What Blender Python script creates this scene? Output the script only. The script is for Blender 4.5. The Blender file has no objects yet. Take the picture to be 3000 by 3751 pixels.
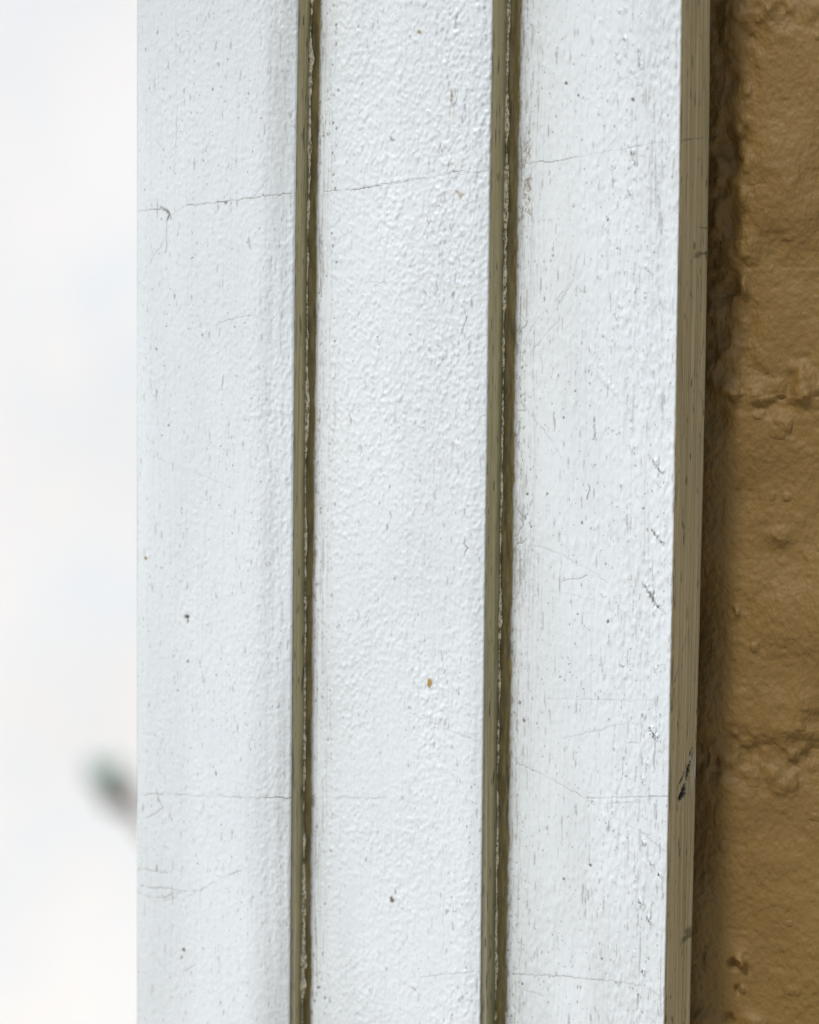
import bpy, math, random
import numpy as np
from mathutils import Matrix, Vector

random.seed(7)
RNG = np.random.default_rng(11)
scene = bpy.context.scene
col = scene.collection
W, H = 3000.0, 3751.0          # size of the photograph the feature coordinates were read from
FPX = 10000.0                  # focal length in those pixels
DIST = 0.600

# ------------------------------------------------------------------ camera
yaw, pitch, roll = math.radians(24.0), math.radians(5.44), math.radians(0.547)
FWD = Vector((-math.sin(yaw)*math.cos(pitch), math.cos(yaw)*math.cos(pitch), -math.sin(pitch)))
R0 = Vector((math.cos(yaw), math.sin(yaw), 0))
U0 = R0.cross(FWD)
RIGHT = R0*math.cos(roll) + U0*math.sin(roll)
UP = RIGHT.cross(FWD)
CAM = -FWD*DIST
cam_data = bpy.data.cameras.new('camera')
cam = bpy.data.objects.new('camera', cam_data)
col.objects.link(cam)
M = Matrix((RIGHT, UP, -FWD)).transposed().to_4x4()
M.translation = CAM
cam.matrix_world = M
cam_data.sensor_fit = 'VERTICAL'
cam_data.sensor_height = 36.0
cam_data.lens = 36.0*FPX/H
cam_data.clip_start = 0.01
cam_data.clip_end = 200
cam_data.dof.use_dof = True
cam_data.dof.focus_distance = 0.598
cam_data.dof.aperture_fstop = 8.0
scene.camera = cam

# ------------------------------------------------------------------ sky, sun, exposure
SUN_A, SUN_E = math.radians(20.0), math.radians(52.0)
to_sun = Vector((-math.sin(SUN_A)*math.cos(SUN_E), -math.cos(SUN_A)*math.cos(SUN_E), math.sin(SUN_E)))
world = bpy.data.worlds.new('World')
scene.world = world
world.use_nodes = True
nt = world.node_tree
nt.nodes.clear()
sky = nt.nodes.new('ShaderNodeTexSky')
sky.sky_type = 'NISHITA'
sky.sun_disc = False
sky.sun_elevation = SUN_E
sky.sun_rotation = math.pi + SUN_A
bg = nt.nodes.new('ShaderNodeBackground')
bg.inputs['Strength'].default_value = 0.15
wo = nt.nodes.new('ShaderNodeOutputWorld')
nt.links.new(sky.outputs[0], bg.inputs[0])
nt.links.new(bg.outputs[0], wo.inputs[0])
sun_d = bpy.data.lights.new('sun', 'SUN')
sun_d.energy = 3.7
sun_d.angle = math.radians(9.0)
sun_d.color = (1.0, 0.965, 0.92)
sun = bpy.data.objects.new('sun', sun_d)
col.objects.link(sun)
sun.rotation_euler = to_sun.to_track_quat('Z', 'Y').to_euler()
scene.view_settings.view_transform = 'Standard'
scene.view_settings.look = 'None'
scene.view_settings.exposure = -0.49
scene.view_settings.gamma = 1.0
scene.render.engine = 'CYCLES'

# ------------------------------------------------------------------ helpers
def px(u, v, y):
    """world x, z of photograph pixel (u, v) on the vertical plane at depth y"""
    d = FWD + RIGHT*((u-W/2)/FPX) - UP*((v-H/2)/FPX)
    t = (y-CAM.y)/d.y
    p = CAM + d*t
    return p.x, p.z

def px_side(u, v, x):
    """world y, z of a pixel on the plane at a given x"""
    d = FWD + RIGHT*((u-W/2)/FPX) - UP*((v-H/2)/FPX)
    t = (x-CAM.x)/d.x
    p = CAM + d*t
    return p.y, p.z

def tag(o, label=None, cat=None, group=None, kind=None):
    if label: o['label'] = label
    if cat: o['category'] = cat
    if group: o['group'] = group
    if kind: o['kind'] = kind
    return o

def empty(name, loc=(0, 0, 0)):
    o = bpy.data.objects.new(name, None)
    o.empty_display_size = 0.02
    o.location = loc
    col.objects.link(o)
    return o

def link_mesh(name, me, mat, parent=None):
    o = bpy.data.objects.new(name, me)
    if mat: me.materials.append(mat)
    col.objects.link(o)
    if parent:
        o.parent = parent
        o.matrix_parent_inverse = Matrix.Translation(-Vector(parent.location))
    return o

def grid_mesh(name, P, mat, parent=None, attrs=None, smooth=True, flip=False):
    """P: rows x cols x 3 array"""
    n, m = P.shape[:2]
    me = bpy.data.meshes.new(name)
    me.vertices.add(n*m)
    me.vertices.foreach_set('co', np.ascontiguousarray(P, dtype=np.float32).ravel())
    idx = np.arange(n*m, dtype=np.int32).reshape(n, m)
    a, b, c, d = idx[:-1, :-1], idx[:-1, 1:], idx[1:, 1:], idx[1:, :-1]
    q = np.stack((a, b, c, d), -1) if not flip else np.stack((d, c, b, a), -1)
    q = q.reshape(-1, 4)
    k = len(q)
    me.loops.add(k*4)
    me.loops.foreach_set('vertex_index', q.ravel())
    me.polygons.add(k)
    me.polygons.foreach_set('loop_start', np.arange(0, k*4, 4, dtype=np.int32))
    me.update(calc_edges=True)
    if smooth:
        me.polygons.foreach_set('use_smooth', np.ones(k, dtype=bool))
    for an, arr in (attrs or {}).items():
        at = me.attributes.new(an, 'FLOAT', 'POINT')
        at.data.foreach_set('value', np.ascontiguousarray(arr, dtype=np.float32).ravel())
    return link_mesh(name, me, mat, parent)

def raw_mesh(name, verts, faces, mat, parent=None, smooth=False):
    me = bpy.data.meshes.new(name)
    me.from_pydata([tuple(v) for v in verts], [], faces)
    if smooth:
        me.polygons.foreach_set('use_smooth', [True]*len(me.polygons))
    me.update()
    return link_mesh(name, me, mat, parent)

def noise2(n, m, sz, sx, seed):
    """gaussian noise with correlation lengths sz (rows) and sx (cols), unit variance"""
    g = np.random.default_rng(seed).standard_normal((n, m))
    fz = np.fft.fftfreq(n)[:, None]
    fx = np.fft.rfftfreq(m)[None, :]
    k = np.exp(-2*np.pi**2*((fz*sz)**2 + (fx*sx)**2))
    r = np.fft.irfft2(np.fft.rfft2(g)*k, s=(n, m))
    return r/(r.std()+1e-12)

def sstep(a, b, x):
    t = np.clip((x-a)/(b-a), 0, 1)
    return t*t*(3-2*t)

class Field:
    """height (towards the viewer) and dirt drawn on a grid of surface points"""
    def __init__(s, A, Z):
        s.A, s.Z = A, Z                     # across, up (2D arrays)
        s.h = np.zeros_like(A); s.dirt = np.zeros_like(A); s.tan = np.zeros_like(A)
        s.gold = np.zeros_like(A); s.grime = np.zeros_like(A)
        s.zr = Z[:, 0]
    def window(s, z0, z1):
        i = np.where((s.zr >= min(z0, z1)) & (s.zr <= max(z0, z1)))[0]
        return (i[0], i[-1]+1) if len(i) else (0, 0)
    def line(s, pts, w=0.00010, dirt=0.6, depth=0.00006, wob=0.00012, gaps=0.25, seed=0, lip=0.0):
        r = random.Random(seed*77+len(pts)*13+int(abs(pts[0][0])*1e6))
        fine = [pts[0]]
        for (a, b) in zip(pts[:-1], pts[1:]):
            L = math.hypot(b[0]-a[0], b[1]-a[1]); n = max(2, int(L/0.0007))
            for k in range(1, n+1):
                t = k/n
                fine.append((a[0]+(b[0]-a[0])*t + r.gauss(0, wob), a[1]+(b[1]-a[1])*t + r.gauss(0, wob)))
        strength = 1.0
        for a, b in zip(fine[:-1], fine[1:]):
            strength += 0.15*(0.95-strength) + r.gauss(0, 0.20)
            strength = max(0.25, min(1.3, strength))
            if r.random() < 0.03+gaps*0.3: strength *= 0.3
            mg = w*4
            i0, i1 = s.window(min(a[1], b[1])-mg, max(a[1], b[1])+mg)
            if i1 <= i0: continue
            A = s.A[i0:i1]; j = np.where((A.max(0) >= min(a[0], b[0])-mg) & (A.min(0) <= max(a[0], b[0])+mg))[0]
            if not len(j): continue
            j0, j1 = j[0], j[-1]+1
            A = s.A[i0:i1, j0:j1]; Z = s.Z[i0:i1, j0:j1]
            dx, dz = b[0]-a[0], b[1]-a[1]; L2 = dx*dx+dz*dz+1e-16
            t = np.clip(((A-a[0])*dx+(Z-a[1])*dz)/L2, 0, 1)
            D = np.hypot(A-a[0]-t*dx, Z-a[1]-t*dz)
            g = np.exp(-(D/w)**2)*strength
            s.dirt[i0:i1, j0:j1] = np.maximum(s.dirt[i0:i1, j0:j1], g*dirt*1.05)
            s.h[i0:i1, j0:j1] -= np.exp(-(D/(w*1.3))**2)*depth*strength*0.5
            if lip: s.h[i0:i1, j0:j1] += np.exp(-((D-w*2)/w)**2)*lip*0.3
    def blob(s, a, z, ra, rz, dirt=0.0, dh=0.0, ang=0.0, rag=0.35, gold=0.0, tan=0.0, seed=0):
        R = max(ra, rz)*1.8
        i0, i1 = s.window(z-R, z+R)
        if i1 <= i0: return
        A = s.A[i0:i1]; j = np.where((A.max(0) >= a-R) & (A.min(0) <= a+R))[0]
        if not len(j): return
        j0, j1 = j[0], j[-1]+1
        da = s.A[i0:i1, j0:j1]-a; dz = s.Z[i0:i1, j0:j1]-z
        c, sn = math.cos(ang), math.sin(ang)
        p, q = (da*c+dz*sn)/ra, (-da*sn+dz*c)/rz
        r = np.hypot(p, q); th = np.arctan2(q, p)
        rr = random.Random(seed + int(a*1e7) + int(z*1e7))
        edge = 1 + rag*(0.5*np.sin(2*th+rr.random()*6)+0.35*np.sin(3*th+rr.random()*6)+0.3*np.sin(5*th+rr.random()*6))
        g = 1-sstep(0.55, 1.25, r/edge)
        s.h[i0:i1, j0:j1] += g*dh
        s.dirt[i0:i1, j0:j1] = np.maximum(s.dirt[i0:i1, j0:j1], g*dirt)
        s.gold[i0:i1, j0:j1] = np.maximum(s.gold[i0:i1, j0:j1], g*gold)
        s.tan[i0:i1, j0:j1] = np.maximum(s.tan[i0:i1, j0:j1], g*tan)

# ------------------------------------------------------------------ materials
def new_mat(name):
    m = bpy.data.materials.new(name)
    m.use_nodes = True
    t = m.node_tree
    b = t.nodes['Principled BSDF']
    return m, t, b

def N(t, typ, **kw):
    n = t.nodes.new(typ)
    for k, v in kw.items():
        if k in n.inputs.keys(): n.inputs[k].default_value = v
        else: setattr(n, k, v)
    return n

def mixc(t, fac, a, b, mode='MIX'):
    n = t.nodes.new('ShaderNodeMix'); n.data_type = 'RGBA'; n.blend_type = mode
    for s_, v in ((n.inputs[0], fac), (n.inputs[6], a), (n.inputs[7], b)):
        if isinstance(v, bpy.types.NodeSocket): t.links.new(v, s_)
        elif isinstance(v, (int, float)): s_.default_value = v
        else: s_.default_value = (*v, 1)
    return n.outputs[2]

def attr(t, name):
    n = t.nodes.new('ShaderNodeAttribute'); n.attribute_name = name
    return n.outputs['Fac']

def ramp(t, src, lo, hi, a=0.0, b=1.0):
    n = t.nodes.new('ShaderNodeMapRange')
    n.inputs[1].default_value = lo; n.inputs[2].default_value = hi
    n.inputs[3].default_value = a; n.inputs[4].default_value = b
    t.links.new(src, n.inputs[0])
    return n.outputs[0]

def noise_tex(t, scale, stretch=(1, 1, 1), detail=3, rough=0.55):
    tc = t.nodes.new('ShaderNodeTexCoord')
    mp = t.nodes.new('ShaderNodeMapping'); mp.inputs['Scale'].default_value = stretch
    t.links.new(tc.outputs['Object'], mp.inputs[0])
    n = t.nodes.new('ShaderNodeTexNoise')
    n.inputs['Scale'].default_value = scale; n.inputs['Detail'].default_value = detail
    n.inputs['Roughness'].default_value = rough
    t.links.new(mp.outputs[0], n.inputs['Vector'])
    return n.outputs['Fac']

def bump(t, b, src, strength, dist, prev=None):
    n = t.nodes.new('ShaderNodeBump')
    n.inputs['Strength'].default_value = strength; n.inputs['Distance'].default_value = dist
    t.links.new(src, n.inputs['Height'])
    if prev is not None: t.links.new(prev, n.inputs['Normal'])
    t.links.new(n.outputs[0], b.inputs['Normal'])
    return n.outputs[0]

WHITE = (0.79, 0.835, 0.845)
TAN = (0.34, 0.265, 0.125)
DIRT = (0.10, 0.085, 0.05)

def board_material():
    m, t, b = new_mat('weathered_white_paint')
    cloud = noise_tex(t, 45, (1, 1, 0.5), 3)
    c = mixc(t, ramp(t, cloud, 0.35, 0.7), WHITE, tuple(v*k for v, k in zip(WHITE, (0.955, 0.965, 0.97))))
    streak = noise_tex(t, 1500, (1, 1, 0.035), 3, 0.65)
    c = mixc(t, ramp(t, streak, 0.56, 0.80, 0, 0.35), c, (0.50, 0.52, 0.48))
    speck = noise_tex(t, 1700, (1, 1, 0.55), 1)
    c = mixc(t, ramp(t, speck, 0.70, 0.80, 0, 0.75), c, (0.22, 0.21, 0.16))
    c = mixc(t, attr(t, 'grime'), c, (0.36, 0.37, 0.34))
    olive_n = noise_tex(t, 700, (1, 1, 0.2), 4, 0.6)
    tan = mixc(t, ramp(t, olive_n, 0.35, 0.7), (0.20, 0.155, 0.055), (0.34, 0.265, 0.11))
    c = mixc(t, attr(t, 'tan'), c, tan)  # cast shadow of each step, painted in as olive tan
    c = mixc(t, attr(t, 'dirt'), c, DIRT)
    c = mixc(t, attr(t, 'gold'), c, (0.42, 0.25, 0.03))
    t.links.new(c, b.inputs['Base Color'])
    b.inputs['Roughness'].default_value = 0.42
    b.inputs['Specular IOR Level'].default_value = 0.45
    n1 = bump(t, b, noise_tex(t, 1300, (1, 1, 0.6), 2), 0.5, 0.00010)
    bump(t, b, streak, 0.35, 0.00006, n1)
    return m

def edge_material(name, lo, hi, scored):
    m, t, b = new_mat(name)
    s1 = noise_tex(t, 1900, (1, 1, 0.010), 3, 0.75)
    s2 = noise_tex(t, 500, (1, 0.45, 0.012), 3, 0.6)
    c = mixc(t, ramp(t, s2, 0.3, 0.7), lo, hi)
    c = mixc(t, ramp(t, s1, 0.46, 0.66, 0, scored), c, (0.20, 0.175, 0.085))
    sp = noise_tex(t, 1500, (1, 0.5, 0.16), 1)
    c = mixc(t, ramp(t, sp, 0.66, 0.76, 0, 0.8), c, (0.09, 0.08, 0.04))
    c = mixc(t, attr(t, 'tan'), c, (0.58, 0.50, 0.34))  # pale flakes and the painted highlight on bead and corner
    c = mixc(t, attr(t, 'gold'), c, (0.16, 0.16, 0.07))  # dark olive for stains and painted corner shade
    c = mixc(t, attr(t, 'dirt'), c, (0.012, 0.013, 0.016))
    t.links.new(c, b.inputs['Base Color'])
    b.inputs['Roughness'].default_value = 0.5
    n1 = bump(t, b, s1, 0.7, 0.00012)
    bump(t, b, sp, 0.4, 0.00008, n1)
    return m

def caulk_material():
    m, t, b = new_mat('cracked_old_caulk')
    n = noise_tex(t, 1500, (1, 1, 0.6), 3, 0.75)
    c = mixc(t, ramp(t, n, 0.44, 0.60), (0.90, 0.80, 0.56), (0.17, 0.15, 0.06))
    t.links.new(c, b.inputs['Base Color'])
    b.inputs['Roughness'].default_value = 0.45
    bump(t, b, n, 0.8, 0.0002)
    return m

def brick_material(name, k=1.0):
    m, t, b = new_mat(name)
    cl = noise_tex(t, 40, (1, 1, 1), 2, 0.5)
    c = mixc(t, ramp(t, cl, 0.3, 0.7), (0.178*k, 0.104*k, 0.027*k), (0.208*k, 0.125*k, 0.034*k))
    t.links.new(c, b.inputs['Base Color'])
    b.inputs['Roughness'].default_value = 0.6
    b.inputs['Specular IOR Level'].default_value = 0.35
    n1 = bump(t, b, noise_tex(t, 420, (1, 1, 0.8), 2, 0.5), 0.5, 0.0005)
    bump(t, b, noise_tex(t, 900, (1, 1, 0.7), 1, 0.5), 0.8, 0.0005, n1)
    return m

M_BOARD = board_material()
M_EDGE = edge_material('shaded_groove_olive', (0.35, 0.295, 0.145), (0.53, 0.45, 0.235), 0.75)  # darker copy of the edge colour, groove shade painted in
M_OUTER = edge_material('shaded_edge_olive_tan', (0.52, 0.44, 0.24), (0.66, 0.565, 0.34), 0.55)  # lighter copy; shade on the white edge painted as olive tan
M_CAULK = caulk_material()
M_BRICK = brick_material('tan_painted_brick')
M_MORTAR = brick_material('tan_painted_mortar', 0.97)

# ------------------------------------------------------------------ the stepped corner board
Y1, Y2, Y3, YB, YW = -0.0086, 0.0, 0.0097, 0.0227, 0.0302     # three fronts, back of the board, wall face
ZT, ZB = 0.128, -0.128
rows = np.concatenate((np.linspace(-1.00, ZB-0.004, 40), np.arange(ZB, ZT, 0.00021), np.linspace(ZT+0.004, 0.60, 40)))
NR = len(rows)
IF0 = 40; IF1 = NR-40
fine_mask = ((rows >= ZB) & (rows <= ZT)).astype(float)

def edge_fn(points, y):
    """edge x as a smooth function of z, through pixels (u, v) seen on plane y"""
    w = [px(u, v, y) for u, v in points]
    zs = np.array([p[1] for p in w]); xs = np.array([p[0] for p in w])
    k = np.polyfit(zs, xs, min(3, len(w)-1))
    base = np.polyval(k, np.clip(rows, zs.min(), zs.max()))
    return base
XL = float(np.mean([px(497, v, Y1)[0] for v in (0, 1875, 3751)]))
E1 = edge_fn([(1092, 0), (1082, 707), (1076, 1250), (1070, 1975), (1069, 2500), (1060, 3751)], Y1+0.0019)
E2 = edge_fn([(1802, 0), (1795, 560), (1783, 1250), (1776, 1975), (1766, 2700), (1756, 3751)], Y2+0.0008)
E3 = edge_fn([(2493, 0), (2487, 725), (2475, 1250), (2460, 2100), (2444, 3100), (2429, 3751)], Y3)

E4 = edge_fn([(2604, 0), (2590, 1250), (2575, 1800), (2561, 2500), (2530, 3751)], YB)
print('splay', float((E4-E3).mean()))

def board(name, xa, xb, y, seed, peb, build, arris=0.0005):
    """one face: xa, xb arrays over rows"""
    dx = 0.00018
    mcol = int(np.max(xb-xa)/dx)
    t = np.linspace(0, 1, mcol)
    # extra columns packed on the right arris
    X = xa[:, None] + (xb-xa)[:, None]*t[None, :]
    Z = np.repeat(rows[:, None], mcol, 1)
    f = Field(X, Z)
    n, m = X.shape
    fm = fine_mask[:, None]
    f.dl = X - xa[:, None]; f.dr = xb[:, None] - X
    build(f, n, m, seed)
    f.h *= fm; f.dirt *= fm
    # rounded arris at both sides
    r = arris
    drop = lambda d: np.where(d < r, r-np.sqrt(np.maximum(r*r-(r-d)**2, 0)), 0)
    Y = y - f.h + drop(f.dr) + drop(f.dl)*(1 if seed == 1 else 0)
    P = np.stack((X, Y, Z), -1)
    return P, f

def micro(f, n, m, seed, amp_map, elong=1.8):
    """pebbled roller texture"""
    a = noise2(n, m, 1.5*elong/1.8, 1.15, seed)
    b = noise2(n, m, 2.9*elong/1.6, 1.9, seed+1)
    c = noise2(n, m, 6.0*elong/1.6, 4.5, seed+9)
    pm = np.clip(0.95+0.2*noise2(n, m, 30, 16, seed+12), 0.5, 1.5)
    peb = np.maximum(a*0.78+b*0.42+c*0.12, -1.0)*pm
    f.h += peb*amp_map
    broad = noise2(n, m, 60, 35, seed+2)
    f.h += broad*0.00005
    streak = noise2(n, m, 60, 0.9, seed+3)
    f.h += streak*0.000008 + noise2(n, m, 22, 0.8, seed+14)*0.000007
    return streak

def specks(f, count, x0, x1, seed, rmin=0.00012, rmax=0.00028, zlo=-0.125, zhi=0.125, d=0.6, el=1.6):
    r = random.Random(seed)
    for _ in range(count):
        rr = rmin + (rmax-rmin)*r.random()**3
        f.blob(r.uniform(x0, x1), r.uniform(zlo, zhi), rr, rr*r.uniform(1, el*1.6), dirt=d*r.uniform(0.35, 1), dh=-0.00008*r.random(), seed=r.randint(0, 9999))

def L(f, y, pts, **kw):
    f.line([px(u, v, y) for u, v in pts], **kw)

def B(f, y, u, v, ru, rv, **kw):
    x, z = px(u, v, y)
    f.blob(x, z, ru*6.3e-5, rv*6.0e-5, **kw)

def streak_lines(f, n, m, pos_fn, spread, count, seed, strength=0.5, w=0.00008):
    """thin vertical brush lines that follow an edge; pos_fn gives the base x per row"""
    r = np.random.default_rng(seed)
    for k in range(count):
        off = abs(r.normal(0, spread))
        act = noise2(n, 2, r.uniform(12, 45), 0.01, seed*31+k)[:, 0] + 0.5*noise2(n, 2, 3, 0.01, seed*37+k)[:, 0]
        act = sstep(0.2, 1.8, act)[:, None]
        wob = noise2(n, 2, 40, 0.01, seed*41+k)[:, 0]*0.00010
        D = np.abs(f.A - (pos_fn + off + wob)[:, None])
        s_ = strength*r.uniform(0.2, 1)
        g = np.exp(-(D/w)**2)*act*s_
        f.dirt = np.maximum(f.dirt, g)
        f.h -= g*0.00006

def dashes(f, n, m, mask, seed, thr=1.5, amt=0.6, sz=9, sx=0.75):
    """short broken vertical scores and pits inside a mask"""
    q = noise2(n, m, sz, sx, seed) + 0.35*noise2(n, m, 1.3, 0.8, seed+1)
    g = sstep(thr, thr+1.4, q)*mask
    f.dirt = np.maximum(f.dirt, g*amt)
    f.h -= g*0.00005

def tone(f, n, m, seed, amt=0.10):
    """broad uneven grime and dust, stronger low down and at the top"""
    q = noise2(n, m, 130, 45, seed) + 0.6*noise2(n, m, 45, 12, seed+1)
    f.grime = amt*sstep(-0.6, 2.2, q) + 0.10*sstep(-0.03, -0.13, f.Z)*sstep(-1.5, 1.0, q) + 0.07*sstep(0.07, 0.13, f.Z)

# --- first board (left)
def build1(f, n, m, seed):
    right = sstep(0.014, 0.001, f.dr)
    amp = 0.000030 + 0.000030*right
    st = micro(f, n, m, 100, amp)
    f.h -= 0.0019*sstep(0.0105, -0.003, f.dr)**1.4/sstep(0.0105, -0.003, 0.0)**1.4      # worn away towards the groove
    f.h -= 0.0006*sstep(0.0045, 0.0, f.dl)**2
    D = lambda *a, **k: L(f, Y1, *a, **k)
    D([(503, 772), (560, 768), (612, 768)], dirt=0.55, seed=1)
    D([(590, 758), (612, 765), (622, 785), (615, 805)], dirt=0.9, w=0.00022, gaps=0, seed=2)
    D([(615, 800), (612, 860), (611, 930)], dirt=0.45, seed=3)
    D([(612, 865), (580, 915), (545, 975)], dirt=0.28, seed=4)
    D([(628, 790), (685, 752)], dirt=0.35, seed=5)
    D([(685, 752), (835, 738), (905, 728), (985, 716), (1082, 705)], dirt=0.7, w=0.00010, gaps=0.1, seed=6)
    D([(940, 715), (985, 650)], dirt=0.25, seed=7)
    D([(652, 385), (648, 500), (638, 640)], dirt=0.28, seed=8)
    D([(855, 465), (850, 680)], dirt=0.2, seed=9)
    D([(575, 515), (600, 556)], dirt=0.3, seed=10)
    D([(800, 1185), (850, 1170), (960, 1145), (1075, 1122)], dirt=0.4, seed=11)
    D([(500, 1600), (560, 1665), (640, 1705), (760, 1750), (850, 1788)], dirt=0.22, seed=12)
    D([(830, 1605), (1060, 1588)], dirt=0.14, seed=13)
    D([(505, 2911), (620, 2906), (720, 2916), (860, 2920), (970, 2924), (1062, 2928)], dirt=0.6, w=0.00011, gaps=0.15, seed=14)
    D([(575, 2890), (585, 2930), (600, 2960), (560, 2985), (510, 3003)], dirt=0.4, seed=15)
    D([(505, 3036), (550, 3034)], dirt=0.3, seed=16)
    D([(505, 3184), (570, 3192), (615, 3196)], dirt=0.35, seed=17)
    D([(515, 3242), (560, 3252), (640, 3256), (665, 3264), (735, 3262), (775, 3240), (850, 3200), (885, 3190)], dirt=0.55, w=0.00012, seed=18)
    D([(500, 3268), (545, 3283), (600, 3290), (640, 3270), (665, 3264)], dirt=0.5, w=0.00012, seed=19)
    D([(565, 3305), (640, 3288), (672, 3262)], dirt=0.3, seed=20)
    D([(690, 3285), (735, 3262)], dirt=0.3, seed=21)
    D([(560, 3490), (600, 3540), (625, 3580)], dirt=0.18, seed=22)
    D([(680, 3555), (720, 3535)], dirt=0.35, seed=23)
    D([(670, 2620), (675, 2655)], dirt=0.4, seed=24)
    D([(728, 2600), (720, 2570)], dirt=0.25, seed=25)
    B_ = lambda *a, **k: B(f, Y1, *a, **k)
    B_(535, 2043, 6, 8, dirt=0.75, gold=0.55, dh=0.0002)
    B_(687, 2260, 9, 10, dirt=0.95, dh=-0.0002)
    B_(690, 2274, 4, 9, dirt=0.8)
    B_(690, 2422, 5, 7, dirt=0.75)
    B_(793, 2832, 4, 11, dirt=0.65)
    B_(676, 3478, 9, 7, dirt=0.85); B_(668, 3506, 5, 9, dirt=0.6)
    B_(616, 775, 6, 6, dirt=0.8); B_(628, 797, 4, 8, dirt=0.6)
    B_(829, 741, 9, 6, dirt=0.75)
    B_(583, 2930, 5, 9, dirt=0.5); B_(577, 3180, 5, 14, dirt=0.55)
    B_(641, 1085, 4, 10, dirt=0.55); B_(781, 327, 5, 5, dirt=0.6); B_(957, 433, 3, 5, dirt=0.8)
    B_(604, 1340, 4, 4, dirt=0.6); B_(660, 2000, 3, 6, dirt=0.4); B_(700, 2740, 4, 5, dirt=0.4)
    specks(f, 120, XL+0.001, float(E1.mean())-0.001, 3, d=0.4)
    specks(f, 120, float(E1.mean())-0.009, float(E1.mean())-0.0006, 4, d=0.4)
    streak_lines(f, n, m, E1-0.0028, 0.0009, 8, 5, 0.35)
    dashes(f, n, m, 0.55*sstep(0.009, 0.002, f.dr), 150, 1.3, 0.5)
    dashes(f, n, m, 0.8, 160, 1.7, 0.45, 4, 0.8)
    tone(f, n, m, 170, 0.09)
    f.grime += 0.14*sstep(0.05, 0.12, f.Z) + 0.22*sstep(0.009, 0.002, f.dr)*sstep(-1.5, 1, noise2(n, m, 50, 4, 171))  # greyer towards the top and along the groove

# --- left border of the lower faces: step shadow painted on as an olive strip, ragged
def step_shadow(f, n, m, edge, width_pts, y, seed):
    wz = [px(u, v, y) for u, v in width_pts]
    zs = np.array([p[1] for p in wz]); xs = np.array([p[0] for p in wz])
    b = np.polyval(np.polyfit(zs, xs, 2), np.clip(rows, zs.min(), zs.max()))
    rag = noise2(n, 2, 9, 0.01, seed)[:, 0]*0.00009 + noise2(n, 2, 2.2, 0.01, seed+1)[:, 0]*0.00005
    bb = b + rag - (0.00040 if seed == 210 else 0.0001)
    d = f.A - bb[:, None]
    f.tan = np.maximum(f.tan, 1-sstep(-0.00025, 0.00020, d))
    # grime mist right of the edge
    gn = noise2(n, m, 3.0, 1.4, seed+2)
    mist = np.exp(-np.maximum(d, 0)/0.0011)*(d > 0)
    f.dirt = np.maximum(f.dirt, mist*sstep(0.7, 2.2, gn)*0.75)
    f.tan = np.maximum(f.tan, np.exp(-np.maximum(d, 0)/0.00030)*0.25*(d > -0.0001))  # soft penumbra of the painted shadow
    f.gold = np.maximum(f.gold, np.exp(-(d/0.00022)**2)*sstep(0.4, 1.8, noise2(n, m, 8, 3, seed+5))*0.28*sstep(0.03, -0.10, f.Z))
    # lumpy relief and dark blotches inside the painted shadow
    ins = (d < 0)
    f.h += ins*noise2(n, m, 6, 2.2, seed+3)*0.00005
    f.dirt = np.maximum(f.dirt, ins*sstep(0.4, 2.0, noise2(n, m, 12, 3, seed+4))*0.5)
    # soft shallow round-over where white begins
    f.h -= 0.00045*np.exp(-np.maximum(d, 0)/0.0011)
    return bb

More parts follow.
